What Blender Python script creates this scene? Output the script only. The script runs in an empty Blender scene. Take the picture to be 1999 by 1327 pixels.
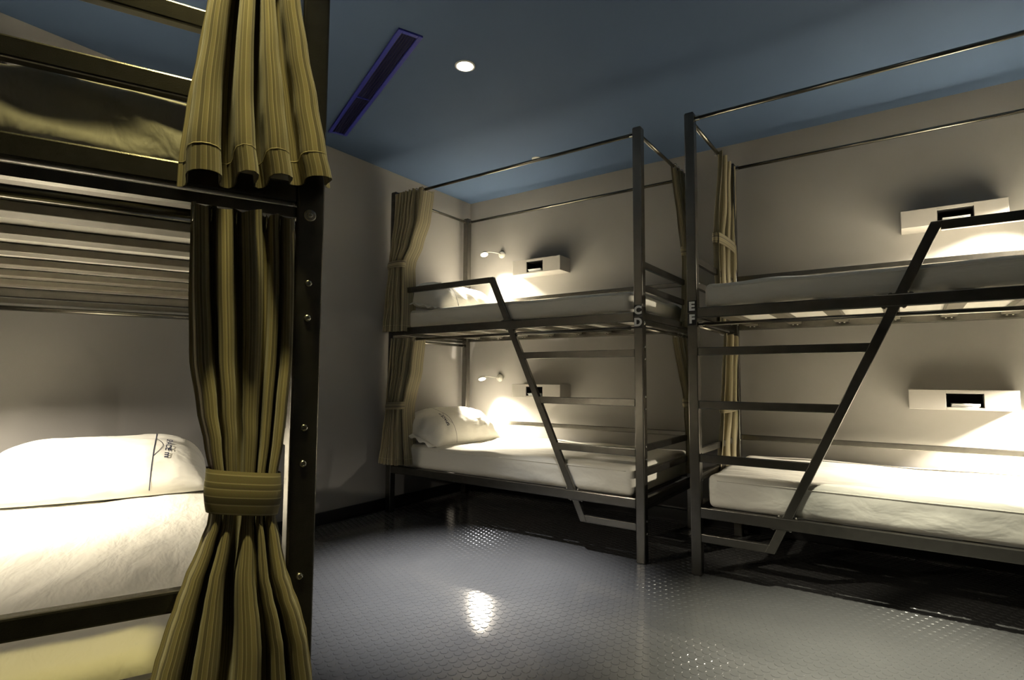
import bpy, bmesh, math, random
from mathutils import Vector, Matrix, noise

S = bpy.context.scene
COL = S.collection
R = math.radians

# ------------------------------------------------------------------ camera
CAM = Vector((3.2531, -0.0196, 0.9755))
YAW, PITCH, ROLL, FPX = 35.1026, 3.9965, 0.3027, 1088.31
_y, _p, _r = R(YAW), R(PITCH), R(ROLL)
FW = Vector((-math.sin(_y)*math.cos(_p), math.cos(_y)*math.cos(_p), math.sin(_p)))
_rt = Vector((math.cos(_y), math.sin(_y), 0)); _up = _rt.cross(FW)
RT = _rt*math.cos(_r) + _up*math.sin(_r); UP = -_rt*math.sin(_r) + _up*math.cos(_r)
cd = bpy.data.cameras.new('camera'); cd.sensor_fit = 'HORIZONTAL'; cd.sensor_width = 36
cd.lens = FPX/1999*36; cd.clip_start = 0.02
camo = bpy.data.objects.new('camera', cd); COL.objects.link(camo)
M = Matrix((RT, UP, -FW)).transposed().to_4x4(); M.translation = CAM
camo.matrix_world = M
S.camera = camo

# ------------------------------------------------------------------ world / exposure
w = bpy.data.worlds.new('world'); S.world = w; w.use_nodes = True
w.node_tree.nodes['Background'].inputs[0].default_value = (0.5, 0.6, 0.8, 1)
w.node_tree.nodes['Background'].inputs[1].default_value = 0.0
S.view_settings.view_transform = 'Standard'; S.view_settings.look = 'None'
S.view_settings.gamma = 1; S.view_settings.use_curve_mapping = False
S.view_settings.exposure = 0.0
S.cycles.use_denoising = True
S.cycles.max_bounces = 6; S.cycles.diffuse_bounces = 5; S.cycles.glossy_bounces = 3
S.cycles.caustics_reflective = False; S.cycles.caustics_refractive = False

# light levels used by the lamp builders below
LAMP_W, LAMP_COL = 42.0, (1.0, 0.89, 0.71)
DOWN_W, DOWN_COL = 900.0, (0.97, 0.97, 1.0)
NEAR_W, NEAR_COL = 135.0, (1.0, 0.85, 0.33)
SIDE_COL = (1.0, 0.96, 0.76)

# ------------------------------------------------------------------ dimensions
H, YB, XL = 2.577, 3.870, .045                     # ceiling, back wall
L, W, PS, HP = 2.0, 0.9046, 0.0506, 2.385
ZB1, ZB2, RT_ = 0.338, 1.347, 0.053     # tops of the base rails
ZROD, ZCR = 2.3565, 1.2608
RUNGS = (1.121, 0.850, 0.581); ZST = 0.1875
X0, Y0, X1 = 2.0998, 2.8545, 2.3421
WN = 0.965
NX, NY, NA = 2.3454, 0.6383, 155.9613
DU = Vector((math.cos(R(NA)), math.sin(R(NA)), 0)); DV = Vector((-DU.y, DU.x, 0))
NO = Vector((NX, NY, 0))
def near(u, v, z): return NO + DU*u + DV*v + Vector((0, 0, z))

# ------------------------------------------------------------------ helpers
class MB:
    def __init__(s): s.v, s.f, s.uv = [], [], None
    def box(s, a, b):
        x0, x1 = sorted((a[0], b[0])); y0, y1 = sorted((a[1], b[1])); z0, z1 = sorted((a[2], b[2]))
        n = len(s.v)
        s.v += [(x0,y0,z0),(x1,y0,z0),(x1,y1,z0),(x0,y1,z0),(x0,y0,z1),(x1,y0,z1),(x1,y1,z1),(x0,y1,z1)]
        s.f += [tuple(n+i for i in q) for q in ((0,3,2,1),(4,5,6,7),(0,1,5,4),(1,2,6,5),(2,3,7,6),(3,0,4,7))]
        return s
    def prism(s, pts, d):
        """pts: planar polygon (list of Vector), extruded along Vector d"""
        n = len(s.v); k = len(pts)
        s.v += [tuple(p) for p in pts] + [tuple(Vector(p)+Vector(d)) for p in pts]
        s.f += [tuple(n+i for i in reversed(range(k))), tuple(n+k+i for i in range(k))]
        s.f += [(n+i, n+(i+1) % k, n+k+(i+1) % k, n+k+i) for i in range(k)]
        return s
    def tube(s, path, r, seg=12, cap=True):
        path = [Vector(p) for p in path]; n0 = len(s.v)
        rr = r if isinstance(r, (list, tuple)) else [r]*len(path)
        t = (path[1]-path[0]).normalized()
        a = t.orthogonal().normalized()
        for i, p in enumerate(path):
            t = ((path[min(i+1, len(path)-1)]) - path[max(i-1, 0)]).normalized()
            a = (a - t*a.dot(t)).normalized(); b = t.cross(a)
            for k in range(seg):
                q = 2*math.pi*k/seg
                s.v.append(tuple(p + (a*math.cos(q)+b*math.sin(q))*rr[i]))
        for i in range(len(path)-1):
            for k in range(seg):
                k2 = (k+1) % seg
                s.f.append((n0+i*seg+k, n0+i*seg+k2, n0+(i+1)*seg+k2, n0+(i+1)*seg+k))
        if cap:
            s.f.append(tuple(n0+k for k in reversed(range(seg))))
            s.f.append(tuple(n0+(len(path)-1)*seg+k for k in range(seg)))
        return s
    def lathe(s, prof, o, ax, seg=20):
        """prof: [(radius, height)] along axis ax from o"""
        ax = Vector(ax).normalized(); o = Vector(o)
        path = [o+ax*h for r, h in prof]
        n0 = len(s.v); a = ax.orthogonal().normalized(); b = ax.cross(a)
        for (r, h), p in zip(prof, path):
            for k in range(seg):
                q = 2*math.pi*k/seg
                s.v.append(tuple(p+(a*math.cos(q)+b*math.sin(q))*max(r, 1e-5)))
        for i in range(len(prof)-1):
            for k in range(seg):
                k2 = (k+1) % seg
                s.f.append((n0+i*seg+k, n0+i*seg+k2, n0+(i+1)*seg+k2, n0+(i+1)*seg+k))
        s.f.append(tuple(n0+k for k in reversed(range(seg))))
        s.f.append(tuple(n0+(len(prof)-1)*seg+k for k in range(seg)))
        return s
    def mesh(s, name):
        m = bpy.data.meshes.new(name); m.from_pydata(s.v, [], s.f); m.update()
        bm = bmesh.new(); bm.from_mesh(m); bmesh.ops.recalc_face_normals(bm, faces=bm.faces); bm.to_mesh(m); bm.free()
        return m
    def build(s, name, mat, parent=None, smooth=False, bevel=0, seg=2):
        o = bpy.data.objects.new(name, s.mesh(name)); COL.objects.link(o)
        if mat: o.data.materials.append(mat)
        o.parent = parent
        if smooth:
            for f in o.data.polygons: f.use_smooth = True
        if bevel:
            b = o.modifiers.new('bevel', 'BEVEL'); b.width = bevel; b.segments = seg; b.limit_method = 'ANGLE'; b.angle_limit = R(40)
        return o
def tag(o, label=None, cat=None, group=None, kind=None):
    if label: o['label'] = label
    if cat: o['category'] = cat
    if group: o['group'] = group
    if kind: o['kind'] = kind
    return o
def empty(name, loc=(0, 0, 0), rz=0):
    o = bpy.data.objects.new(name, None); COL.objects.link(o); o.location = loc; o.rotation_euler = (0, 0, rz)
    o.empty_display_size = .1
    return o
def smoothstep(a, b, x):
    t = min(1, max(0, (x-a)/(b-a))); return t*t*(3-2*t)

# ------------------------------------------------------------------ materials
def newmat(name):
    m = bpy.data.materials.new(name); m.use_nodes = True
    nt = m.node_tree; b = nt.nodes['Principled BSDF']
    return m, nt, b
def N(nt, t, **kw):
    n = nt.nodes.new(t)
    for k, v in kw.items():
        if k in n.inputs: n.inputs[k].default_value = v
        else: setattr(n, k, v)
    return n
def plain(name, col, rough=.6, metal=0., noise_scale=0, noise_amt=.06, bump=0., bump_scale=200, spec=None, coat=0):
    m, nt, b = newmat(name)
    b.inputs['Roughness'].default_value = rough; b.inputs['Metallic'].default_value = metal
    if spec is not None: b.inputs['Specular IOR Level'].default_value = spec
    if coat: b.inputs['Coat Weight'].default_value = coat
    tc = N(nt, 'ShaderNodeTexCoord')
    if noise_scale:
        nz = N(nt, 'ShaderNodeTexNoise', Scale=noise_scale, Detail=4.0)
        nt.links.new(tc.outputs['Object'], nz.inputs['Vector'])
        cr = N(nt, 'ShaderNodeValToRGB')
        cr.color_ramp.elements[0].position = .3; cr.color_ramp.elements[1].position = .7
        cr.color_ramp.elements[0].color = tuple(c*(1-noise_amt) for c in col)+(1,)
        cr.color_ramp.elements[1].color = tuple(min(1, c*(1+noise_amt)) for c in col)+(1,)
        nt.links.new(nz.outputs['Fac'], cr.inputs['Fac']); nt.links.new(cr.outputs['Color'], b.inputs['Base Color'])
    else:
        b.inputs['Base Color'].default_value = tuple(col)+(1,)
    if bump:
        n2 = N(nt, 'ShaderNodeTexNoise', Scale=bump_scale, Detail=3.0)
        nt.links.new(tc.outputs['Object'], n2.inputs['Vector'])
        bp = N(nt, 'ShaderNodeBump', Strength=bump, Distance=.002)
        nt.links.new(n2.outputs['Fac'], bp.inputs['Height']); nt.links.new(bp.outputs['Normal'], b.inputs['Normal'])
    return m
def emit(name, col, st):
    m, nt, b = newmat(name)
    b.inputs['Base Color'].default_value = tuple(col)+(1,)
    b.inputs['Emission Color'].default_value = tuple(col)+(1,); b.inputs['Emission Strength'].default_value = st
    return m
def fabric_stripes(name, horizontal=False):
    """woven olive curtain cloth with fine lengthwise stripes; UV in metres"""
    m, nt, b = newmat(name)
    b.inputs['Roughness'].default_value = .85; b.inputs['Specular IOR Level'].default_value = .15
    b.inputs['Sheen Weight'].default_value = .25
    tc = N(nt, 'ShaderNodeTexCoord'); sp = N(nt, 'ShaderNodeSeparateXYZ')
    nt.links.new(tc.outputs['UV'], sp.inputs[0])
    ax = sp.outputs['Y' if horizontal else 'X']
    mul = N(nt, 'ShaderNodeMath', operation='MULTIPLY'); mul.inputs[1].default_value = 1/0.062
    nt.links.new(ax, mul.inputs[0])
    fr = N(nt, 'ShaderNodeMath', operation='FRACT'); nt.links.new(mul.outputs[0], fr.inputs[0])
    cr = N(nt, 'ShaderNodeValToRGB'); e = cr.color_ramp; e.interpolation = 'LINEAR'
    base, gold, brown, cream = (.200,.174,.100), (.280,.243,.138), (.132,.114,.073), (.44,.39,.26)
    stops = [(0,base),(.07,base),(.085,cream),(.10,cream),(.115,gold),(.30,gold),(.315,cream),(.33,cream),(.345,brown),
             (.50,brown),(.515,cream),(.525,cream),(.54,base),(.70,gold),(.715,cream),(.728,cream),(.742,brown),(.86,base),(.875,cream),(.885,cream),(.90,base),(1,base)]
    e.elements[0].position = 0; e.elements[0].color = stops[0][1]+(1,)
    e.elements[1].position = 1; e.elements[1].color = stops[-1][1]+(1,)
    for p, c in stops[1:-1]:
        q = e.elements.new(p); q.color = c+(1,)
    nt.links.new(fr.outputs[0], cr.inputs['Fac'])
    nz = N(nt, 'ShaderNodeTexNoise', Scale=900.0, Detail=2.0); nt.links.new(tc.outputs['UV'], nz.inputs['Vector'])
    mx = N(nt, 'ShaderNodeMix', data_type='RGBA', blend_type='MULTIPLY'); mx.inputs[0].default_value = .5
    nt.links.new(cr.outputs['Color'], mx.inputs[6]); nt.links.new(nz.outputs['Color'], mx.inputs[7])
    hs = N(nt, 'ShaderNodeHueSaturation', Saturation=1.0, Value=1.35)
    nt.links.new(mx.outputs[2], hs.inputs['Color']); nt.links.new(hs.outputs['Color'], b.inputs['Base Color'])
    bp = N(nt, 'ShaderNodeBump', Strength=.35, Distance=.0008)
    nt.links.new(nz.outputs['Fac'], bp.inputs['Height']); nt.links.new(bp.outputs['Normal'], b.inputs['Normal'])
    return m
def sheet_mat(name, col):
    m, nt, b = newmat(name)
    b.inputs['Base Color'].default_value = tuple(col)+(1,); b.inputs['Roughness'].default_value = .8
    b.inputs['Specular IOR Level'].default_value = .2; b.inputs['Sheen Weight'].default_value = .15
    tc = N(nt, 'ShaderNodeTexCoord')
    mp = N(nt, 'ShaderNodeMapping'); mp.inputs['Scale'].default_value = (3, 9, 5); mp.inputs['Rotation'].default_value = (0, 0, .35)
    nt.links.new(tc.outputs['Object'], mp.inputs[0])
    n1 = N(nt, 'ShaderNodeTexNoise', Scale=2.0, Detail=3.5, Roughness=.5, Distortion=.35)
    nt.links.new(mp.outputs[0], n1.inputs['Vector'])
    n2 = N(nt, 'ShaderNodeTexNoise', Scale=700.0, Detail=1.0); nt.links.new(tc.outputs['Object'], n2.inputs['Vector'])
    b1 = N(nt, 'ShaderNodeBump', Strength=.6, Distance=.016); nt.links.new(n1.outputs['Fac'], b1.inputs['Height'])
    b2 = N(nt, 'ShaderNodeBump', Strength=.15, Distance=.0006); nt.links.new(n2.outputs['Fac'], b2.inputs['Height'])
    nt.links.new(b1.outputs['Normal'], b2.inputs['Normal']); nt.links.new(b2.outputs['Normal'], b.inputs['Normal'])
    return m

m_wall = plain('grey_wall_paint', (.275, .265, .252), .75, 0, 3, .03, .12, 260, spec=.3)
m_ceil = plain('blue_ceiling_paint', (.058, .092, .158), .8, 0, 2, .04, .1, 260, spec=.2)
m_base = plain('black_baseboard', (.008, .008, .009), .45)
m_metal = plain('gunmetal_steel', (.150, .144, .128), .27, .92, 30, .12, .10, 500)
m_slat = plain('slat_steel', (.13, .118, .095), .45, .35, 30, .10, .08, 500)
m_rod = plain('rod_steel', (.17, .16, .135), .24, .9, 30, .08)
m_bolt = plain('bright_zinc', (.62, .60, .54), .25, 1.0)
m_sheet = sheet_mat('white_sheet', (.70, .68, .60))
m_pillow = sheet_mat('white_pillowcase', (.76, .74, .67))
m_under = plain('mattress_underside', (.88, .86, .80), .85, 0, 12, .05)
m_navy = plain('navy_print', (.02, .022, .05), .7)
m_cloth = fabric_stripes('olive_striped_curtain'); m_band = fabric_stripes('olive_striped_band', True)
m_stitch = plain('cream_thread', (.42, .37, .23), .8)
m_box = plain('grey_laminate', (.35, .335, .31), .5, 0, 8, .03)
m_dark = plain('black_recess', (.012, .012, .012), .6)
m_paper = plain('white_paper', (.78, .79, .82), .7)
m_white = plain('white_enamel', (.80, .78, .72), .35)
m_vent = plain('cobalt_vent_paint', (.012, .017, .21), .5)
m_vslat = plain('dark_navy_slat', (.008, .009, .05), .5)
m_ventd = plain('dark_vent', (.006, .006, .010), .7)
m_plate = plain('black_plate', (.008, .008, .009), .4)
m_letter = plain('white_letter', (.9, .9, .88), .5)
m_glow = emit('lamp_glow', (1, .90, .72), 14)
m_down = emit('downlight_glow', (1, .95, .84), 30)
def floor_mat():
    m, nt, b = newmat('grey_rubber_floor')
    tc = N(nt, 'ShaderNodeTexCoord')
    nz = N(nt, 'ShaderNodeTexNoise', Scale=2.2, Detail=5.0); nt.links.new(tc.outputs['Object'], nz.inputs['Vector'])
    cr = N(nt, 'ShaderNodeValToRGB'); cr.color_ramp.elements[0].color = (.068, .068, .068, 1); cr.color_ramp.elements[1].color = (.100, .100, .099, 1)
    nt.links.new(nz.outputs['Fac'], cr.inputs['Fac']); nt.links.new(cr.outputs['Color'], b.inputs['Base Color'])
    rr = N(nt, 'ShaderNodeMapRange'); rr.inputs['To Min'].default_value = .11; rr.inputs['To Max'].default_value = .20
    nt.links.new(nz.outputs['Fac'], rr.inputs['Value']); nt.links.new(rr.outputs[0], b.inputs['Roughness'])
    b.inputs['Specular IOR Level'].default_value = .35
    n2 = N(nt, 'ShaderNodeTexNoise', Scale=90.0, Detail=3.0); nt.links.new(tc.outputs['Object'], n2.inputs['Vector'])
    bp = N(nt, 'ShaderNodeBump', Strength=.12, Distance=.002); nt.links.new(n2.outputs['Fac'], bp.inputs['Height'])
    nt.links.new(bp.outputs['Normal'], b.inputs['Normal'])
    return m
m_floor = floor_mat()

# ------------------------------------------------------------------ the room
XR, YF = 4.55, -1.9
floor = tag(MB().box((-.2, -2.2, -.1), (XR+.1, YB+.1, 0)).build('floor', m_floor), kind='structure')
tag(MB().box((-.2, -2.2, H), (XR+.1, YB+.1, H+.1)).build('ceiling', m_ceil), kind='structure')
tag(MB().box((XL-.12, -2.2, 0), (XL, YB+.12, H)).build('wall_left', m_wall), kind='structure')
tag(MB().box((XL, YB, 0), (XR, YB+.12, H)).build('wall_back', m_wall), kind='structure')
tag(MB().box((XR, -2.2, 0), (XR+.12, YB+.12, H)).build('wall_right', m_wall), kind='structure')
VW = WN + .115                                    # the slanting wall along the near bunk
wf = MB().box((-2.6, VW, 0), (2.36, VW+.12, H)).build('wall_front', m_wall)
wf.location = NO; wf.rotation_euler = (0, 0, R(NA)); tag(wf, kind='structure')
tag(MB().box((XL, .62, 0), (XL+.012, YB, .085)).build('baseboard_left', m_base, bevel=.003), kind='structure')
tag(MB().box((XL+.012, YB-.012, 0), (XR, YB, .085)).build('baseboard_back', m_base, bevel=.003), kind='structure')

# rubber studs of the floor: the largest in view are single pieces, the rest one field
def stud_geo(mb, x, y, seg, r=.0155, h=.0016):
    n = len(mb.v)
    for rr, z in ((r, 0), (r-.0016, h)):
        mb.v += [(x+rr*math.cos(2*math.pi*k/seg), y+rr*math.sin(2*math.pi*k/seg), z) for k in range(seg)]
    mb.f += [(n+k, n+(k+1) % seg, n+seg+(k+1) % seg, n+seg+k) for k in range(seg)]
    mb.f.append(tuple(n+seg+k for k in range(seg)))
def view(p):
    d = p-CAM; z = d.dot(FW)
    return (999.5+FPX*d.dot(RT)/z, 663.5-FPX*d.dot(UP)/z, z) if z > .05 else (9e9, 9e9, z)
E1, E2 = DV*.0368, -DU*.0368; ORG = Vector((1.971, 1.491, 0))
spots = []
for i in range(-110, 111):
    for j in range(-110, 111):
        q = ORG+E1*i+E2*j
        if XL+.03 < q.x < XR-.03 and -.9 < q.y < YB-.03 and (q-NO).dot(DV) < VW-.03:
            spots.append(q)
def in_frame(q):
    a = view(q); return 575 < a[0] < 2010 and a[1] < 1335 and not (a[0] < 600 and a[1] < 1000)
vis = sorted((q for q in spots if in_frame(q)), key=lambda q: (q-CAM).length)[:300]
vs = set((round(q.x, 4), round(q.y, 4)) for q in vis)
sm = MB(); stud_geo(sm, 0, 0, 14); smesh = sm.mesh('stud'); smesh.materials.append(m_floor)
for q in vis:
    o = bpy.data.objects.new('stud', smesh); COL.objects.link(o); o.location = q; o.parent = floor
sf = MB()
for q in spots:
    if (round(q.x, 4), round(q.y, 4)) not in vs: stud_geo(sf, q.x, q.y, 10)
me = bpy.data.meshes.new('stud_field'); me.from_pydata(sf.v, [], sf.f); me.materials.append(m_floor)
o = bpy.data.objects.new('stud_field', me); COL.objects.link(o); o.parent = floor; o['kind'] = 'stuff'

# ------------------------------------------------------------------ bunk beds
def bolt(parent, p, ax, r=.0068, h=.005, washer=0):
    mb = MB()
    if washer:
        mb.lathe([(washer, 0), (washer, .0015), (washer*.82, .0032), (r*1.1, .0032)], p, ax, 20)
    mb.lathe([(r, 0), (r, h*.4), (r*.85, h*.8), (r*.5, h), (r*.42, h), (r*.38, h*.55)], p, ax, 10)
    return mb.build('bolt', m_bolt, parent, True)
def text_mesh(txt, size, extr):
    cu = bpy.data.curves.new('txt', 'FONT'); cu.body = txt; cu.size = size; cu.extrude = extr
    cu.align_x = 'CENTER'; cu.align_y = 'CENTER'; cu.offset = size*.03 if extr == 0 else size*.05
    t = bpy.data.objects.new('txt', cu); COL.objects.link(t)
    bpy.context.view_layer.update()
    me = bpy.data.meshes.new_from_object(t.evaluated_get(bpy.context.evaluated_depsgraph_get()))
    bpy.data.objects.remove(t); bpy.data.curves.remove(cu)
    if extr == 0:
        bm = bmesh.new(); bm.from_mesh(me); bmesh.ops.triangulate(bm, faces=bm.faces)
        for _ in range(2): bmesh.ops.subdivide_edges(bm, edges=[e for e in bm.edges if e.calc_length() > size*.12], cuts=1, use_grid_fill=True)
        bmesh.ops.triangulate(bm, faces=bm.faces); bm.to_mesh(me); bm.free()
    return me
def make_bed(name, loc, rz, sg, label, letters=None, slat0=.135, W=W):
    """u runs from the foot end to the head end (local x = sg*u), v from the front to the wall (local y)"""
    root = empty(name, loc, rz); tag(root, label, 'bunk bed', 'grey steel bunk beds')
    P = lambda u, v, z: (sg*u, v, z)
    B = lambda a, b: MB().box(P(*a), P(*b))
    posts = {}
    for k, (u, v) in {'ff': (0, 0), 'fb': (0, W-PS), 'hf': (L-PS, 0), 'hb': (L-PS, W-PS)}.items():
        o = B((u, v, 0), (u+PS, v+PS, HP)).build('post', m_metal, root, bevel=.005, seg=3); posts[k] = o
        B((u+.004, v+.004, HP-.001), (u+PS-.004, v+PS-.004, HP+.003)).build('post_cap', m_plate, o)
    for zb in (ZB1, ZB2):
        for v in (.001, W-.031):
            o = B((PS, v, zb-RT_), (L-PS, v+.03, zb)).build('side_rail', m_metal, root, bevel=.004)
        for u in (.002, L-.032):
            o = B((u, PS, zb-.040), (u+.03, W-PS, zb)).build('end_rail', m_metal, root, bevel=.004)
            B((u+.012 if u < 1 else u-.012, PS, zb-.066), (u+.034 if u < 1 else u+.01, W-PS, zb-.046)).build('support_angle', m_metal, o)
        # guard rails at the foot end
        for dz in (.146, .278):
            B((.004, PS, zb+dz-.030), (.029, W-PS, zb+dz+.006)).build('guard_rail', m_metal, root, bevel=.004)
        # long guard rail on the wall side
        B((PS, W-.03, zb+.262), (L-PS, W-.008, zb+.295)).build('guard_rail', m_metal, root, bevel=.004)
        # slats
        k = 0; u = slat0
        while u < L-.12:
            s = B((u-.034, .012, zb-.030), (u+.034, W-.012, zb-.007)).build('slat', m_slat, root, bevel=.003)
            if zb == ZB2:
                for v in (.031, W-.031):
                    for du in (-.012, .012):
                        mb = MB().lathe([(.0065, 0), (.0065, .004), (.004, .006)], P(u+du, v+(.006 if v < .4 else -.006), zb-.030), (0, 0, -1), 8)
                        mb.build('bolt', m_bolt, s, True)
            u += .245; k += 1
    # curtain rods: canopy rectangle and the lower rods under the upper bunk
    h = PS/2
    for a, b in (((PS, h, ZROD), (L-PS, h, ZROD)), ((PS, W-h, ZROD), (L-PS, W-h, ZROD)),
                 ((h, PS, ZROD), (h, W-PS, ZROD)), ((L-h, PS, ZROD), (L-h, W-PS, ZROD)),
                 ((PS, h, ZCR), (L-PS, h, ZCR)), ((h, PS, ZCR), (h, W-PS, ZCR)), ((L-h, PS, ZCR), (L-h, W-PS, ZCR))):
        o = MB().tube([P(*a), P(*b)], .0105, 16).build('curtain_rod', m_rod, root, True)
        d = (Vector(b)-Vector(a)).normalized()
        for e, q in ((a, d), (b, -d)):
            c = Vector(e)+q*.012
            if abs(d.x) > .5: B((c.x-.012, c.y-.009, c.z-.012), (c.x+.012, c.y+.009, c.z+.014)).build('rod_bracket', m_bolt, o, bevel=.002)
            else: B((c.x-.009, c.y-.012, c.z-.012), (c.x+.009, c.y+.012, c.z+.014)).build('rod_bracket', m_bolt, o, bevel=.002)
    # ladder on the front: slanted stringer in three lengths, rungs, safety bar
    us = lambda z: .4446 + .462*(z-.338)
    sw = .022
    def seg(z0, z1, first=False):
        pts = [P(us(z0)-sw, .003, z0), P(us(z0)+sw, .003, z0), P(us(z1)+sw, .003, z1), P(us(z1)-sw, .003, z1)]
        return MB().prism([Vector(q) for q in pts], (0, .026, 0)).build('ladder_stringer', m_metal, root, bevel=.003)
    top = 1.642
    s1 = seg(ZB2, top-.001)
    B((us(top)+.01, .003, top-.040), (L-PS, .029, top)).build('safety_bar', m_metal, root, bevel=.003)
    s2 = seg(ZB1, ZB2-RT_)
    s3 = seg(ZST-.020, ZB1-RT_)
    for z in RUNGS:
        B((PS, .004, z-.0205), (us(z)-.006, .028, z+.0205)).build('rung', m_metal, s2, bevel=.003)
    B((PS, .004, ZST-.0205), (us(ZST)-.004, .028, ZST+.0195)).build('rung', m_metal, s3, bevel=.003)
    for z, s in ((ZB2, s1), (ZB2-RT_-.003, s2), (ZB1, s2), (ZB1-RT_-.003, s3)):
        B((us(z)-.045, .003, z), (us(z)+.045, .029, z+.003)).build('flange_plate', m_metal, s)
        for d in (-.036, .036):
            mb = MB().lathe([(.006, 0), (.006, .004), (.003, .006)], P(us(z)+d, .016, z+(.003 if z in (ZB1, ZB2) else 0)), (0, 0, 1 if z in (ZB1, ZB2) else -1), 8)
            mb.build('bolt', m_bolt, s, True)
    # bolt heads on the foot face of the front post, one pair for each rung
    for z in RUNGS+(ZST,):
        for d in (.033, -.033): bolt(posts['ff'], P(0, .026, z+d), (-sg, 0, 0))
    bolt(posts['ff'], P(0, .027, 1.285), (-sg, 0, 0), .006, .006, .0118)
    for z in (ZB2-.02, ZB2+.13, ZB1-.02, ZB1+.13, ZB1+.262):
        bolt(posts['ff'], P(PS, .04, z), (sg, 0, 0), .005, .004)
        bolt(posts['hb'], P(L-PS, W-.04, z), (-sg, 0, 0), .005, .004)
        bolt(posts['fb'], P(PS, W-.045, z), (sg, 0, 0), .005, .004)
    if letters:
        for ch, zc in zip(letters, (1.3525, 1.2865)):
            pl = B((.004, -.003, zc-.031), (PS-.004, .001, zc+.031)).build('letter_plate', m_plate, root, bevel=.0025)
            tag(pl, 'black plate with a white letter ' + ch)
            me = text_mesh(ch, .060, .0006)
            me.transform(Matrix.Translation(Vector(P(PS/2, -.0036, zc))) @ Matrix.Rotation(R(90), 4, 'X'))
            me.materials.clear(); me.materials.append(m_letter)
            t = bpy.data.objects.new('letter', me); COL.objects.link(t); t.parent = pl
    return root
bed_n = make_bed('bunk_bed', (NX, NY, 0), R(NA), 1, 'dark steel bunk bed in the left foreground, seen from its foot end', slat0=.20, W=WN)
bed_c = make_bed('bunk_bed', (X0, Y0, 0), 0, -1, 'grey steel bunk bed in the far corner with letters C, D on its post', 'CD')
bed_e = make_bed('bunk_bed', (X1, Y0, 0), 0, 1, 'grey steel bunk bed at the right with letters E, F on its post', 'EF')

# ------------------------------------------------------------------ mattresses
def mattress(root_loc, rz, sg, z0, z1, label, seed, u0=.075, u1=1.947, v0=.034, v1=.995, cat='mattress', crumple=0.):
    lx, ly, lz = (u1-u0)/2, (v1-v0)/2, (z1-z0)/2; r = .034
    step = .024
    bm = bmesh.new()
    nx, ny, nz_ = int(2*lx/step), int(2*ly/step), 9
    verts = {}
    def vert(i, j, k):
        key = (i, j, k)
        if key in verts: return verts[key]
        p = Vector((-lx+2*lx*i/nx, -ly+2*ly*j/ny, -lz+2*lz*k/nz_))
        c = Vector((max(-lx+r, min(lx-r, p.x)), max(-ly+r, min(ly-r, p.y)), max(-lz+r, min(lz-r, p.z))))
        d = p-c
        n = d.normalized() if d.length > 1e-6 else Vector((0, 0, 1))
        # map the cube shell onto a rounded box
        if d.length > 1e-6: p = c+n*r
        s = Vector((p.x*2.2, p.y*5.5, p.z*7+seed*3.1))
        f = noise.noise(s)*.007 + noise.noise(s*2.7)*.0035
        f += .004*math.sin(p.x*9+p.y*14+4*noise.noise(Vector((p.x*1.3, p.y*2, seed))))*smoothstep(-lz, lz, p.z)
        if crumple and n.x < -.4:
            q = p.y*.62-p.z*1.9+.10*noise.noise(Vector((p.y*6, p.z*9, 4)))
            f += crumple*(.5+.5*math.sin(q*34+1.2))**3*(.4+.9*abs(noise.noise(Vector((p.y*3.3+2, p.z*3, 7)))))
        if p.z < -lz+.01: f *= .15
        p = p+n*f
        # the middle sags a little, the edge seam stands proud
        p.z -= .006*smoothstep(-lz, lz, p.z)*max(0, 1-(p.x/lx)**2)*max(0, 1-(p.y/ly)**2)
        verts[key] = bm.verts.new((sg*(p.x+(u0+u1)/2), p.y+(v0+v1)/2, p.z+(z0+z1)/2)); return verts[key]
    def quad(a, b, c, d, mi=0):
        f = bm.faces.new((a, b, c, d)); f.smooth = True; f.material_index = mi
    for i in range(nx):
        for j in range(ny):
            quad(vert(i,j,nz_), vert(i+1,j,nz_), vert(i+1,j+1,nz_), vert(i,j+1,nz_))
            quad(vert(i,j,0), vert(i,j+1,0), vert(i+1,j+1,0), vert(i+1,j,0), 1)
        for k in range(nz_):
            quad(vert(i,0,k), vert(i+1,0,k), vert(i+1,0,k+1), vert(i,0,k+1)); quad(vert(i,ny,k), vert(i,ny,k+1), vert(i+1,ny,k+1), vert(i+1,ny,k))
    for j in range(ny):
        for k in range(nz_):
            quad(vert(0,j,k), vert(0,j,k+1), vert(0,j+1,k+1), vert(0,j+1,k)); quad(vert(nx,j,k), vert(nx,j+1,k), vert(nx,j+1,k+1), vert(nx,j,k+1))
    bmesh.ops.recalc_face_normals(bm, faces=bm.faces)
    loc = {k: v.co.copy() for k, v in verts.items()}
    me = bpy.data.meshes.new('mattress'); bm.to_mesh(me); bm.free()
    me.materials.append(m_sheet); me.materials.append(m_under)
    o = bpy.data.objects.new('mattress', me); COL.objects.link(o); o.location = root_loc; o.rotation_euler = (0, 0, rz)
    tag(o, label, cat, 'sheeted mattresses on the bunks')
    # stitched seam of the fitted sheet, along the upper front edge, lying on the cloth
    pts = []
    for i in range(2, nx-1):
        a, b = loc[(i, 0, nz_-2)], loc[(i, 0, nz_-1)]
        c = a*.4+b*.6; pts.append((c[0], c[1]-.001, c[2]))
    MB().tube(pts, .0026, 6).build('sheet_seam', m_sheet, o, True)
    return o
ZL, ZU, ZN = (ZB1-.005, .500), (ZB2-.005, 1.476), (ZB2-.005, 1.494)
mattress((NX, NY, 0), R(NA), 1, *ZL, 'white sheeted mattress on the lower bunk of the left foreground bed', 1)
mattress((NX, NY, 0), R(NA), 1, *ZN, 'sheeted mattress on the upper bunk at top left behind the olive curtain', 2, crumple=.016)
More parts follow.
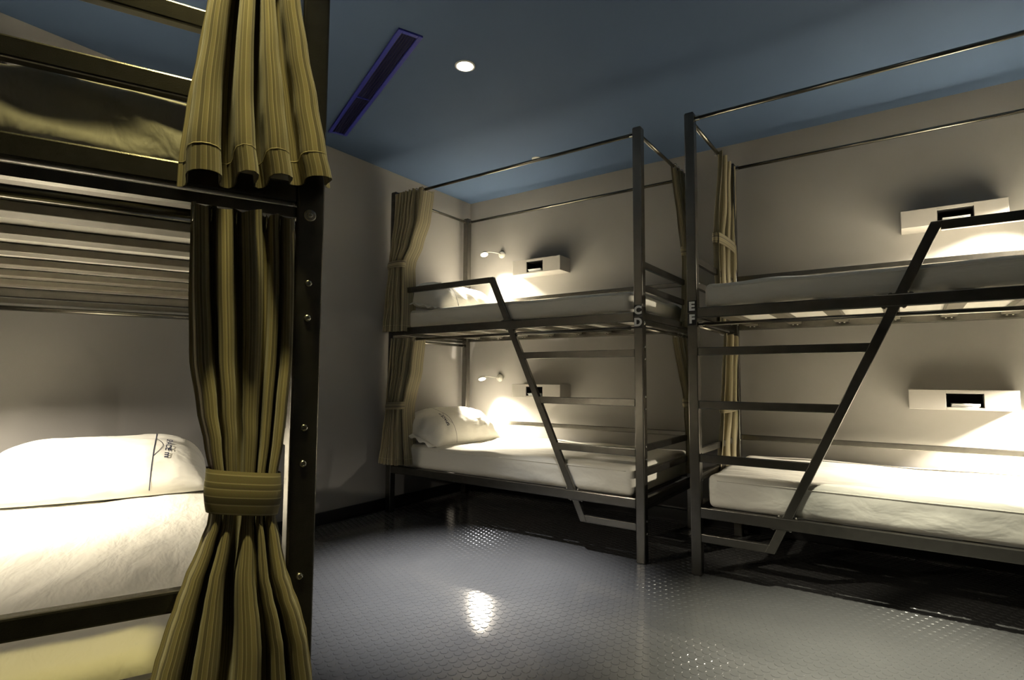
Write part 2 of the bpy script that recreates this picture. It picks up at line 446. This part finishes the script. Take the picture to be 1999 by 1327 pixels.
mattress((X0, Y0, 0), 0, -1, *ZL, 'white sheeted mattress on the lower bunk of the bed lettered C and D', 3)
mattress((X0, Y0, 0), 0, -1, *ZU, 'pale sheeted mattress on the upper bunk of the bed lettered C and D', 4)
mattress((X1, Y0, 0), 0, 1, *ZL, 'white sheeted mattress on the lower bunk of the bed lettered E and F', 5)
mattress((X1, Y0, 0), 0, 1, *ZU, 'pale sheeted mattress on the upper bunk of the bed lettered E and F', 6)

# ------------------------------------------------------------------ pillows
PA, PB, PT = .385, .235, .190             # half length, half depth, half thickness
def pillow_z(a, b, seed, top=True):
    x, y = a/PA, b/PB
    e = max(0, (1-abs(x)**5))**.55 * max(0, (1-abs(y)**2.6))**.6
    wr = noise.noise(Vector((a*6, b*11+a*4, seed)))*.008 + noise.noise(Vector((a*22, b*26, seed+3)))*.0025
    edge = smoothstep(.55, .95, max(abs(x), abs(y)))
    wr += edge*(1-smoothstep(.93, 1, max(abs(x), abs(y))))*.005*math.sin((a*46 if abs(y) > abs(x) else b*60)+seed)
    return PT*e*(1 if top else -.16) + (wr*min(1, e*3) if top else 0)
def pillow(loc, rot, seed, label, flip=1):
    nx, ny = 56, 40; mb = MB()
    root_name = 'pillow'
    def pt(i, j, top):
        x = -1+2*i/nx; y = -1+2*j/ny
        a, b = x*PA, y*PB
        z = pillow_z(a, b, seed, top)
        # corners pull in, the open end stays slack
        k = 1-.06*(y*y)*(1-abs(x)**4); q = 1-.07*(x*x)*(1-abs(y)**4)
        return (flip*a*k, b*q, z)
    idx = {}
    for top in (True, False):
        for i in range(nx+1):
            for j in range(ny+1):
                border = i in (0, nx) or j in (0, ny)
                if not top and border: idx[(i, j, top)] = idx[(i, j, True)]; continue
                idx[(i, j, top)] = len(mb.v); mb.v.append(pt(i, j, top))
    for top in (True, False):
        for i in range(nx):
            for j in range(ny):
                f = (idx[(i,j,top)], idx[(i+1,j,top)], idx[(i+1,j+1,top)], idx[(i,j+1,top)])
                mb.f.append(f if top else f[::-1])
    o = mb.build('pillow', m_pillow, None, True)
    o.location = loc; o.rotation_euler = rot
    tag(o, label, 'pillow', 'white printed pillows')
    def proj(a, b, lift=.0012, top=True):
        x, y = a/PA, b/PB; k = 1-.06*(y*y)*(1-abs(x)**4); q = 1-.07*(x*x)*(1-abs(y)**4)
        return Vector((flip*a*k, b*q, pillow_z(a, b, seed, top)+(lift if top else -lift)))
    # open flap of the case at the printed end
    fl = MB(); n0 = 0; rows = 24
    for j in range(rows+1):
        b = -PB*.93+2*PB*.93*j/rows; y = b/PB
        for t in range(4):
            a = PA*(.985+.035*t)
            fl.v.append((flip*a*(1-.02*y*y), b, .010*math.sin(b*70+seed)*t/3-.004*t+.012*(1-y*y)*(1 if t else 1)))
    for j in range(rows):
        for t in range(3):
            q = j*4+t; fl.f.append((q, q+1, q+5, q+4))
    f = fl.build('pillowcase_flap', m_pillow, o, True)
    sd = f.modifiers.new('s', 'SOLIDIFY'); sd.thickness = .003
    # navy line across the case, a shallow arc and the printed name
    def ribbon(pts, wdt, name):
        rb = MB()
        for i, (a, b) in enumerate(pts):
            a2, b2 = pts[min(i+1, len(pts)-1)]; a1, b1 = pts[max(i-1, 0)]
            d = Vector((a2-a1, b2-b1, 0)).normalized(); nrm = Vector((-d.y, d.x, 0))*wdt/2
            rb.v += [tuple(proj(a+nrm.x, b+nrm.y)), tuple(proj(a-nrm.x, b-nrm.y))]
        rb.f = [(2*i, 2*i+1, 2*i+3, 2*i+2) for i in range(len(pts)-1)]
        return rb.build(name, m_navy, o, True)
    ln = .185
    ribbon([(ln, -PB*.995+2*PB*.98*i/70) for i in range(71)], .0036, 'navy_piping')
    ribbon([(ln+.030*math.sin(math.pi*i/24), -.165+.115*i/24) for i in range(25)], .0022, 'printed_arc')
    me = text_mesh('SPACE m', .030, 0)
    for v in me.vertices:
        a = ln+.050+v.co.y*1.0; b = -.115-v.co.x
        if flip < 0: b = -.115+v.co.x
        v.co = proj(a, b, .0055)
    me.materials.clear(); me.materials.append(m_navy)
    t = bpy.data.objects.new('printed_name', me); COL.objects.link(t); t.parent = o
    return o
# local x of a pillow runs across the bed towards the printed end, local y towards the head
pn = near(1.80, .485, .532)
pillow(pn, (R(5), 0, R(NA-90)), 1.0, 'white pillow with navy print on the lower bunk of the left foreground bed')
pillow((X0-1.770, Y0+.44, .556), (R(15), 0, R(90)), 5.0, 'white pillow propped at the head of the lower bunk lettered C and D', -1)
pillow((X0-1.770, Y0+.44, 1.522), (R(10), 0, R(90)), 9.0, 'white pillow on the upper bunk lettered C and D behind the safety bar', -1)

# ------------------------------------------------------------------ curtains
def curtain(label, org, td, nd, rows, nf, seed, band=None, curl=0., hem_tilt=0., cloth=1.3, rod_z=None, group='tied back olive curtains', curl_side=1):
    """rows: (z, tL, tR, amplitude, centre offset along nd), top to bottom; t along td, folds along nd"""
    rnd = random.Random(seed)
    td, nd, org = Vector(td), Vector(nd), Vector(org)
    root = None
    fa = [rnd.uniform(.6, 1.35) for _ in range(nf+2)]
    fw = [rnd.uniform(.6, 1.45) for _ in range(nf)]; tot = sum(fw)
    bounds = [0]
    for q in fw: bounds.append(bounds[-1]+q/tot)
    zt, zb = rows[0][0], rows[-1][0]; nz_ = max(30, int((zt-zb)/.018))
    def prof(z):
        for a, b in zip(rows, rows[1:]):
            if a[0] >= z >= b[0]:
                k = (a[0]-z)/(a[0]-b[0]); k = k*.5+.5*k*k*(3-2*k)
                return [a[i]+(b[i]-a[i])*k for i in range(1, 5)]
        return list(rows[-1][1:5])
    ns = nf*14; verts, faces, uvs = [], [], []
    def point(s, z):
        tl, tr, A, cn = prof(z)
        i = min(nf-1, max(0, next((k for k in range(nf) if s <= bounds[k+1]), nf-1)))
        loc = (s-bounds[i])/(bounds[i+1]-bounds[i])
        ph = 2*math.pi*(loc-.25*0)
        amp = A*(fa[i]*(1-loc)+fa[i+1]*loc)
        wf_ = (tr-tl)*(bounds[i+1]-bounds[i])
        n = -amp*math.cos(ph) + cn
        t = tl+(tr-tl)*s + .10*wf_*math.sin(2*ph) - .07*wf_*math.sin(ph)
        g = noise.noise(Vector((s*nf*.9, z*4.2, seed*1.7)))
        n += g*.010*min(1, A/.02); t += noise.noise(Vector((s*nf*.6+9, z*3.1, seed*2.3)))*.009
        if curl:
            q = min(1, max(0, (s-.84)/.03))
            n = n*(1-q)+(cn+A*.4-(curl+A*.4)*max(0, (s-.855)/.145))*q
            t = t*(1-q)+(tr+.006*math.sin(z*9+seed))*q
        return t, n
    for k in range(nz_+1):
        z = zt+(zb-zt)*k/nz_
        for j in range(ns+1):
            s = j/ns
            t, n = point(s, z)
            zz = z + hem_tilt*(s-.5)*smoothstep(zt-.5*(zt-zb), zb, z)
            if k == 0: zz += .006*math.sin(s*nf*2*math.pi+1)
            p = org+td*t+nd*n; verts.append((p.x, p.y, zz)); uvs.append((s*cloth, z))
    for k in range(nz_):
        for j in range(ns):
            a = k*(ns+1)+j; faces.append((a, a+1, a+ns+2, a+ns+1))
    def mk(name, verts, faces, uvs, mat, parent, th):
        me = bpy.data.meshes.new(name); me.from_pydata(verts, [], faces); me.update()
        uvl = me.uv_layers.new(name='UVMap')
        for lp in me.loops: uvl.data[lp.index].uv = uvs[lp.vertex_index]
        for f in me.polygons: f.use_smooth = True
        me.materials.append(mat)
        o = bpy.data.objects.new(name, me); COL.objects.link(o); o.parent = parent
        sd = o.modifiers.new('thick', 'SOLIDIFY'); sd.thickness = th; sd.offset = 0; sd.use_rim = False
        return o
    root = mk('curtain', verts, faces, uvs, m_cloth, None, .0022)
    tag(root, label, 'curtain', group)
    # stitched hem line near the lower edge, following the folds
    path = []
    for j in range(ns+1):
        z = zb+.042; q = j/ns; t, n = point(q, z); p = org+td*t+nd*n
        path.append((p.x, p.y, z + hem_tilt*(q-.5)*smoothstep(zt-.5*(zt-zb), zb, z)))
    MB().tube(path, .0017, 5).build('hem_stitch', m_stitch, root, True)
    # tie-back band round the gathered cloth
    if band:
        z0, z1, tilt, pad = band
        bv, bf, bu = [], [], []; sg = 40; rr = 5
        for k in range(rr+1):
            z = z0+(z1-z0)*k/rr; tl, tr, A, cn = prof(z)
            c, a, b = (tl+tr)/2, (tr-tl)/2, A*1.12
            a = abs(a)+pad; b = b+pad
            bulge = .004*math.sin(math.pi*k/rr)
            for j in range(sg):
                q = 2*math.pi*j/sg
                ct = math.copysign(abs(math.cos(q))**.72, math.cos(q)); st = math.copysign(abs(math.sin(q))**.72, math.sin(q))
                t = c+(a+bulge)*ct; n = cn+(b+bulge)*st
                p = org+td*t+nd*n; bv.append((p.x, p.y, z+tilt*ct)); bu.append((j/sg*.5, z))
        for k in range(rr):
            for j in range(sg):
                j2 = (j+1) % sg; bf.append((k*sg+j, k*sg+j2, (k+1)*sg+j2, (k+1)*sg+j))
        mk('tie_band', bv, bf, bu, m_band, root, .003)
    # hooks over the rod
    if rod_z:
        for i in range(nf+1):
            s = min(.985, max(.015, bounds[i])); t, n = point(s, zt)
            p = org+td*t; c = Vector((p.x, p.y, rod_z))
            ring = [c+nd*(.0135*math.cos(q))+Vector((0, 0, .0135*math.sin(q)-.002)) for q in [2*math.pi*k/14 for k in range(14)]]
            ring.append(ring[0])
            mb = MB().tube(ring, .0016, 6, False)
            pz = org+td*t+nd*n; mb.tube([c+Vector((0, 0, -.0155)), Vector((pz.x, pz.y, zt-.012))], .0014, 6)
            mb.build('hook', m_bolt, root, True)
    return root

u0 = PS/2
# near bed, foot end: t = v (from the bed axis towards its corner post), outwards = -u
NDV, NDU = DV, -DU
on = near(0, 0, 0)
curtain('olive striped curtain tied with a band in the left foreground, lower bunk', on, NDV, NDU,
    [(1.274,.226,.053,.014,.006),(1.14,.224,.052,.020,.010),(1.01,.217,.052,.021,.014),(.92,.203,.060,.021,.022),(.865,.190,.066,.021,.028),
     (.806,.178,.076,.020,.034),(.737,.178,.078,.020,.036),(.695,.192,.068,.022,.040),(.645,.212,.057,.024,.044),(.61,.224,.044,.025,.046),
     (.566,.238,.026,.027,.048),(.52,.250,.012,.028,.050),(.45,.266,.000,.030,.052),(.33,.287,-.014,.031,.053),(.22,.300,-.022,.031,.053)],
    5, 11, band=(.818, .748, .008, .004), rod_z=ZCR, cloth=1.1)
curtain('olive striped curtain hanging at the top of the left foreground bed', on, NDV, NDU,
    [(2.335,.235,.052,.020,-.005),(2.10,.226,.054,.026,.02),(1.93,.205,.066,.026,.035),(1.85,.180,.084,.024,.045),(1.79,.180,.084,.024,.048),
     (1.72,.196,.072,.028,.052),(1.645,.214,.060,.032,.054),(1.55,.224,.046,.036,.056),(1.457,.237,.026,.038,.058),(1.367,.246,.006,.040,.060),(1.318,.247,-.008,.040,.060)],
    4, 23, band=(1.86, 1.79, .006, .004), hem_tilt=.040, rod_z=ZROD, cloth=1.1)
# bed C/D, head end of the long front rod: t = x, outwards = -y
oc = Vector((0, Y0, 0))
curtain('olive curtain tied back at the head of the upper bunk lettered C and D', oc, (1,0,0), (0,-1,0),
    [(2.362,.150,.425,.026,.004),(2.14,.150,.405,.033,.010),(1.955,.140,.345,.033,.018),(1.835,.130,.280,.029,.026),(1.785,.128,.272,.029,.028),
     (1.58,.115,.285,.036,.036),(1.36,.098,.298,.040,.042),(1.318,.096,.300,.040,.042)],
    7, 31, band=(1.835, 1.785, .004, .003), curl=.125, rod_z=ZROD, cloth=1.3)
curtain('olive curtain tied back at the head of the lower bunk lettered C and D', oc, (1,0,0), (0,-1,0),
    [(1.268,.150,.375,.026,.004),(1.045,.148,.345,.031,.010),(.84,.140,.300,.030,.022),(.80,.138,.294,.029,.026),(.75,.138,.292,.029,.028),(.56,.120,.318,.036,.036),(.36,.093,.340,.042,.042)],
    7, 37, band=(.805, .752, .004, .003), curl=.125, rod_z=ZCR, cloth=1.3)
# bed C/D, foot end near the wall: t = y, outwards = +x
of = Vector((X0-.012, 0, 0))
curtain('beige curtain beside the back post of the upper bunk lettered C and D', of, (0,1,0), (1,0,0),
    [(2.365,3.45,3.73,.016,-.01),(2.03,3.55,3.73,.018,.0),(1.86,3.60,3.72,.018,.0),(1.80,3.615,3.72,.018,.0),(1.45,3.57,3.73,.020,.01),(1.318,3.50,3.735,.022,.015)],
    4, 41, band=(1.86, 1.80, .004, .003), rod_z=ZROD, cloth=1.2)
curtain('beige curtain beside the back post of the lower bunk lettered C and D', of, (0,1,0), (1,0,0),
    [(1.250,3.42,3.73,.016,-.01),(1.0,3.52,3.73,.018,.0),(.86,3.585,3.72,.018,.0),(.80,3.595,3.72,.018,.0),(.55,3.585,3.73,.020,.01),(.38,3.575,3.735,.022,.015)],
    4, 43, band=(.86, .80, .004, .003), rod_z=ZCR, cloth=1.2)
# bed E/F, foot end near the wall: outwards = -x
oe = Vector((X1+.02, 0, 0))
curtain('pale beige curtain with a loose band on the upper bunk lettered E and F', oe, (0,1,0), (-1,0,0),
    [(2.365,3.40,3.735,.016,-.02),(2.05,3.355,3.735,.018,-.012),(1.85,3.32,3.72,.019,-.006),(1.78,3.32,3.72,.019,-.006),(1.55,3.33,3.73,.019,-.004),(1.318,3.33,3.735,.020,-.002)],
    3, 53, band=(1.85, 1.785, .003, .006), rod_z=ZROD, cloth=1.3)
curtain('pale beige curtain with a loose band on the lower bunk lettered E and F', oe, (0,1,0), (-1,0,0),
    [(1.250,3.44,3.735,.016,-.02),(1.0,3.415,3.73,.018,-.012),(.84,3.40,3.71,.018,-.006),(.78,3.39,3.71,.018,-.006),(.55,3.32,3.72,.020,.0),(.36,3.28,3.725,.022,.004)],
    3, 59, band=(.84, .785, .003, .006), rod_z=ZCR, cloth=1.3)

# ------------------------------------------------------------------ wall boxes with a recess, and the folded papers in them
def shelf_box(loc, rz, sg, z0, z1, label):
    """u0 = end towards the foot of the bed; local x = sg*u, y = 0 at the wall, towards the room = -y"""
    root = empty('wall_box', loc, rz); tag(root, label, 'wall box', 'grey wall boxes above the bunks')
    w_, d = .452, .163; a, b = .160, .315; t0, t1 = z0+.013, z1-.018
    P = lambda u, y, z: (sg*u, y, z)
    mb = MB()
    mb.box(P(0, -d, z0), P(a, 0, z1)).box(P(b, -d, z0), P(w_, 0, z1))
    mb.box(P(a, -d, t1), P(b, 0, z1)).box(P(a, -d, z0), P(b, 0, t0))
    mb.build('body', m_box, root, bevel=.0015)
    mb = MB().box(P(a, -.03, t0), P(b, -.005, t1)).box(P(a-.0004, -d+.006, t0), P(a+.003, -.03, t1)).box(P(b-.003, -d+.006, t0), P(b+.0004, -.03, t1)).box(P(a, -d+.006, t1-.003), P(b, -.03, t1+.0004))
    mb.build('recess_lining', m_dark, root)
    return root
def papers(loc, rz, seed, label):
    rnd = random.Random(seed); root = empty('folded_paper', loc, rz); tag(root, label, 'paper', 'folded papers in the wall boxes')
    for k in range(3):
        mb = MB(); n = 14; z = .001+k*.0068; y0 = -.050-.004*k+rnd.uniform(-.003, .003); x0 = rnd.uniform(-.004, .004)
        prof = []
        for i in range(n+1):
            q = math.pi*i/n-math.pi/2; prof.append(Vector((x0-.058, y0-.003*math.cos(q), z+.003+.003*math.sin(q))))
        prof += [Vector((x0-.058, .052, z+.006)), Vector((x0-.058, .052, z))]
        mb.prism(prof, (.116, 0, 0)).build('sheet', m_paper, root, True)
    return root
for z0, z1, e0, e1, nm in ((.830, .934, .826, .930, 'lower'), (1.828, 1.943, 1.817, 1.913, 'upper')):
    shelf_box((1.087, YB, 0), 0, -1, z0, z1, 'grey box on the wall over the %s bunk lettered C and D' % nm)
    papers((1.087-.2375, YB-.105, z0+.013), 0, 3, 'folded white paper in the wall box over the %s bunk lettered C and D' % nm)
    shelf_box((3.268, YB, 0), 0, 1, e0, e1, 'grey box on the wall over the %s bunk lettered E and F' % nm)
    papers((3.268+.2375, YB-.105, e0+.013), 0, 5, 'folded white paper in the wall box over the %s bunk lettered E and F' % nm)

# ------------------------------------------------------------------ reading lamps
def lamp(loc, rz, sg, label, watts=LAMP_W, tilt=(0.0, 0.0), spread=75, head=(.100, -.130, -.006)):
    """loc on the wall; local -y = into the room, sg*x = towards the head of the bed"""
    root = empty('reading_lamp', loc, rz); tag(root, label, 'lamp', 'white reading lamps by the bunks')
    MB().lathe([(.030, 0), (.032, .004), (.032, .014), (.026, .022), (.010, .026)], (0, 0, 0), (0, -1, 0), 24).build('wall_plate', m_white, root, True)
    hc = Vector((sg*head[0], head[1], head[2]))
    d = Vector((sg*tilt[0], tilt[1], 1)).normalized()
    p0, p1, p3 = Vector((0, -.020, 0)), Vector((0, -.020+head[1]*.6, .004)), hc+d*.012
    p2 = p3+d*.02+Vector((-sg*head[0]*.35, 0, 0))
    path = [p0*(1-t)**3+p1*3*t*(1-t)**2+p2*3*t*t*(1-t)+p3*t**3 for t in [i/16 for i in range(17)]]
    MB().tube(path, .0042, 8).build('arm', m_white, root, True)
    hd = MB().lathe([(.010, .018), (.026, .014), (.034, .004), (.035, -.004), (.031, -.006)], hc, d, 24).build('lamp_head', m_white, root, True)
    MB().lathe([(.029, -.0062), (.028, -.0077)], hc, d, 24).build('lens', m_glow, hd, True)
    ld = bpy.data.lights.new('reading_light', 'AREA'); ld.shape = 'DISK'; ld.size = .05; ld.energy = watts; ld.color = LAMP_COL; ld.spread = R(spread)
    lo = bpy.data.objects.new('reading_light', ld); COL.objects.link(lo); lo.parent = root
    lo.location = hc-d*.0095
    lo.rotation_euler = d.to_track_quat('Z', 'Y').to_euler()
    return root
lamp((.412, YB, 2.058), 0, -1, 'white reading lamp on the wall over the upper bunk lettered C and D', tilt=(.42, .22), spread=94)
lamp((.400, YB, .984), 0, -1, 'white reading lamp on the wall over the lower bunk lettered C and D', tilt=(.42, .22), spread=94)
lamp((X1+1.70, YB, 1.960), 0, 1, 'white reading lamp on the wall over the upper bunk lettered E and F', tilt=(.62, .10), spread=104, head=(-.12, -.21, -.06))
lamp((X1+1.70, YB, .985), 0, 1, 'white reading lamp on the wall over the lower bunk lettered E and F', tilt=(.62, .10), spread=104, head=(-.10, -.22, .0))
lamp(near(1.36, VW, .985), R(NA), 1, 'white reading lamp on the slanting wall over the lower foreground bunk', LAMP_W*.70, tilt=(-.08, .16), spread=150, head=(.06, -.16, -.006))
lamp(near(1.20, VW, 2.058), R(NA), 1, 'white reading lamp on the slanting wall over the upper foreground bunk', LAMP_W*.5, tilt=(.25, .60), spread=80, head=(.06, -.16, -.006))

# ------------------------------------------------------------------ ceiling fittings
def downlight(loc, label, watts, col, cone, blend=1.0, lit=True, r=.047):
    root = empty('downlight', loc); tag(root, label, 'downlight', 'round ceiling downlights')
    mb = MB(); 
    mb.lathe([(r+.012, 0), (r+.012, -.004), (r+.004, -.006), (r, -.003)], (0, 0, 0), (0, 0, 1), 32).build('trim_ring', m_white, root, True)
    MB().lathe([(r, -.0062), (r-.002, -.0072)], (0, 0, 0), (0, 0, 1), 32).build('lens', m_down if lit else m_white, root, True)
    if lit:
        ld = bpy.data.lights.new('downlight_beam', 'SPOT'); ld.energy = watts; ld.color = col; ld.spot_size = R(cone); ld.spot_blend = blend; ld.shadow_soft_size = .035
        lo = bpy.data.objects.new('downlight_beam', ld); COL.objects.link(lo); lo.parent = root; lo.location = (0, 0, -.012)
    return root
downlight((1.466, 2.091, H), 'glowing round downlight in the middle of the blue ceiling', DOWN_W, DOWN_COL, 47, 1.0, r=.040)
downlight((3.30, 2.20, H), 'round downlight in the ceiling in front of the bed lettered E and F', DOWN_W, SIDE_COL, 52)
downlight((2.56, .30, H), 'round downlight in the ceiling by the foot of the left foreground bed', NEAR_W, NEAR_COL, 62)
downlight((1.119, 3.313, H), 'small unlit round fitting in the ceiling above the bed lettered C and D', 0, DOWN_COL, 90, lit=False, r=.022)

# linear air vent
vr = empty('air_vent', (.855, 1.978, H), R(157.3)); tag(vr, 'long cobalt blue air vent with dark slots in the ceiling', 'air vent')
LX, LY = .635, .060
MB().box((-LX+.02, -LY+.02, -.001), (LX-.02, LY-.02, -.0002)).build('backing', m_ventd, vr)
fb = MB().box((-LX, -LY, -.010), (LX, -LY+.022, 0)).box((-LX, LY-.022, -.010), (LX, LY, 0)).box((-LX, -LY+.022, -.010), (-LX+.022, LY-.022, 0)).box((LX-.022, -LY+.022, -.010), (LX, LY-.022, 0))
fb.build('frame', m_vent, vr, bevel=.002)
for k in range(5):
    y = -.027+.0135*k
    MB().prism([Vector((-LX+.022, y-.0028, -.0085)), Vector((-LX+.022, y-.0014, -.0085)), Vector((-LX+.022, y+.0032, -.001)), Vector((-LX+.022, y+.0018, -.001))], (2*LX-.044, 0, 0)).build('slat', m_vslat, vr)
MB().box((.08, -LY+.02, -.009), (.088, LY-.02, -.001)).build('cross_bar', m_vent, vr)
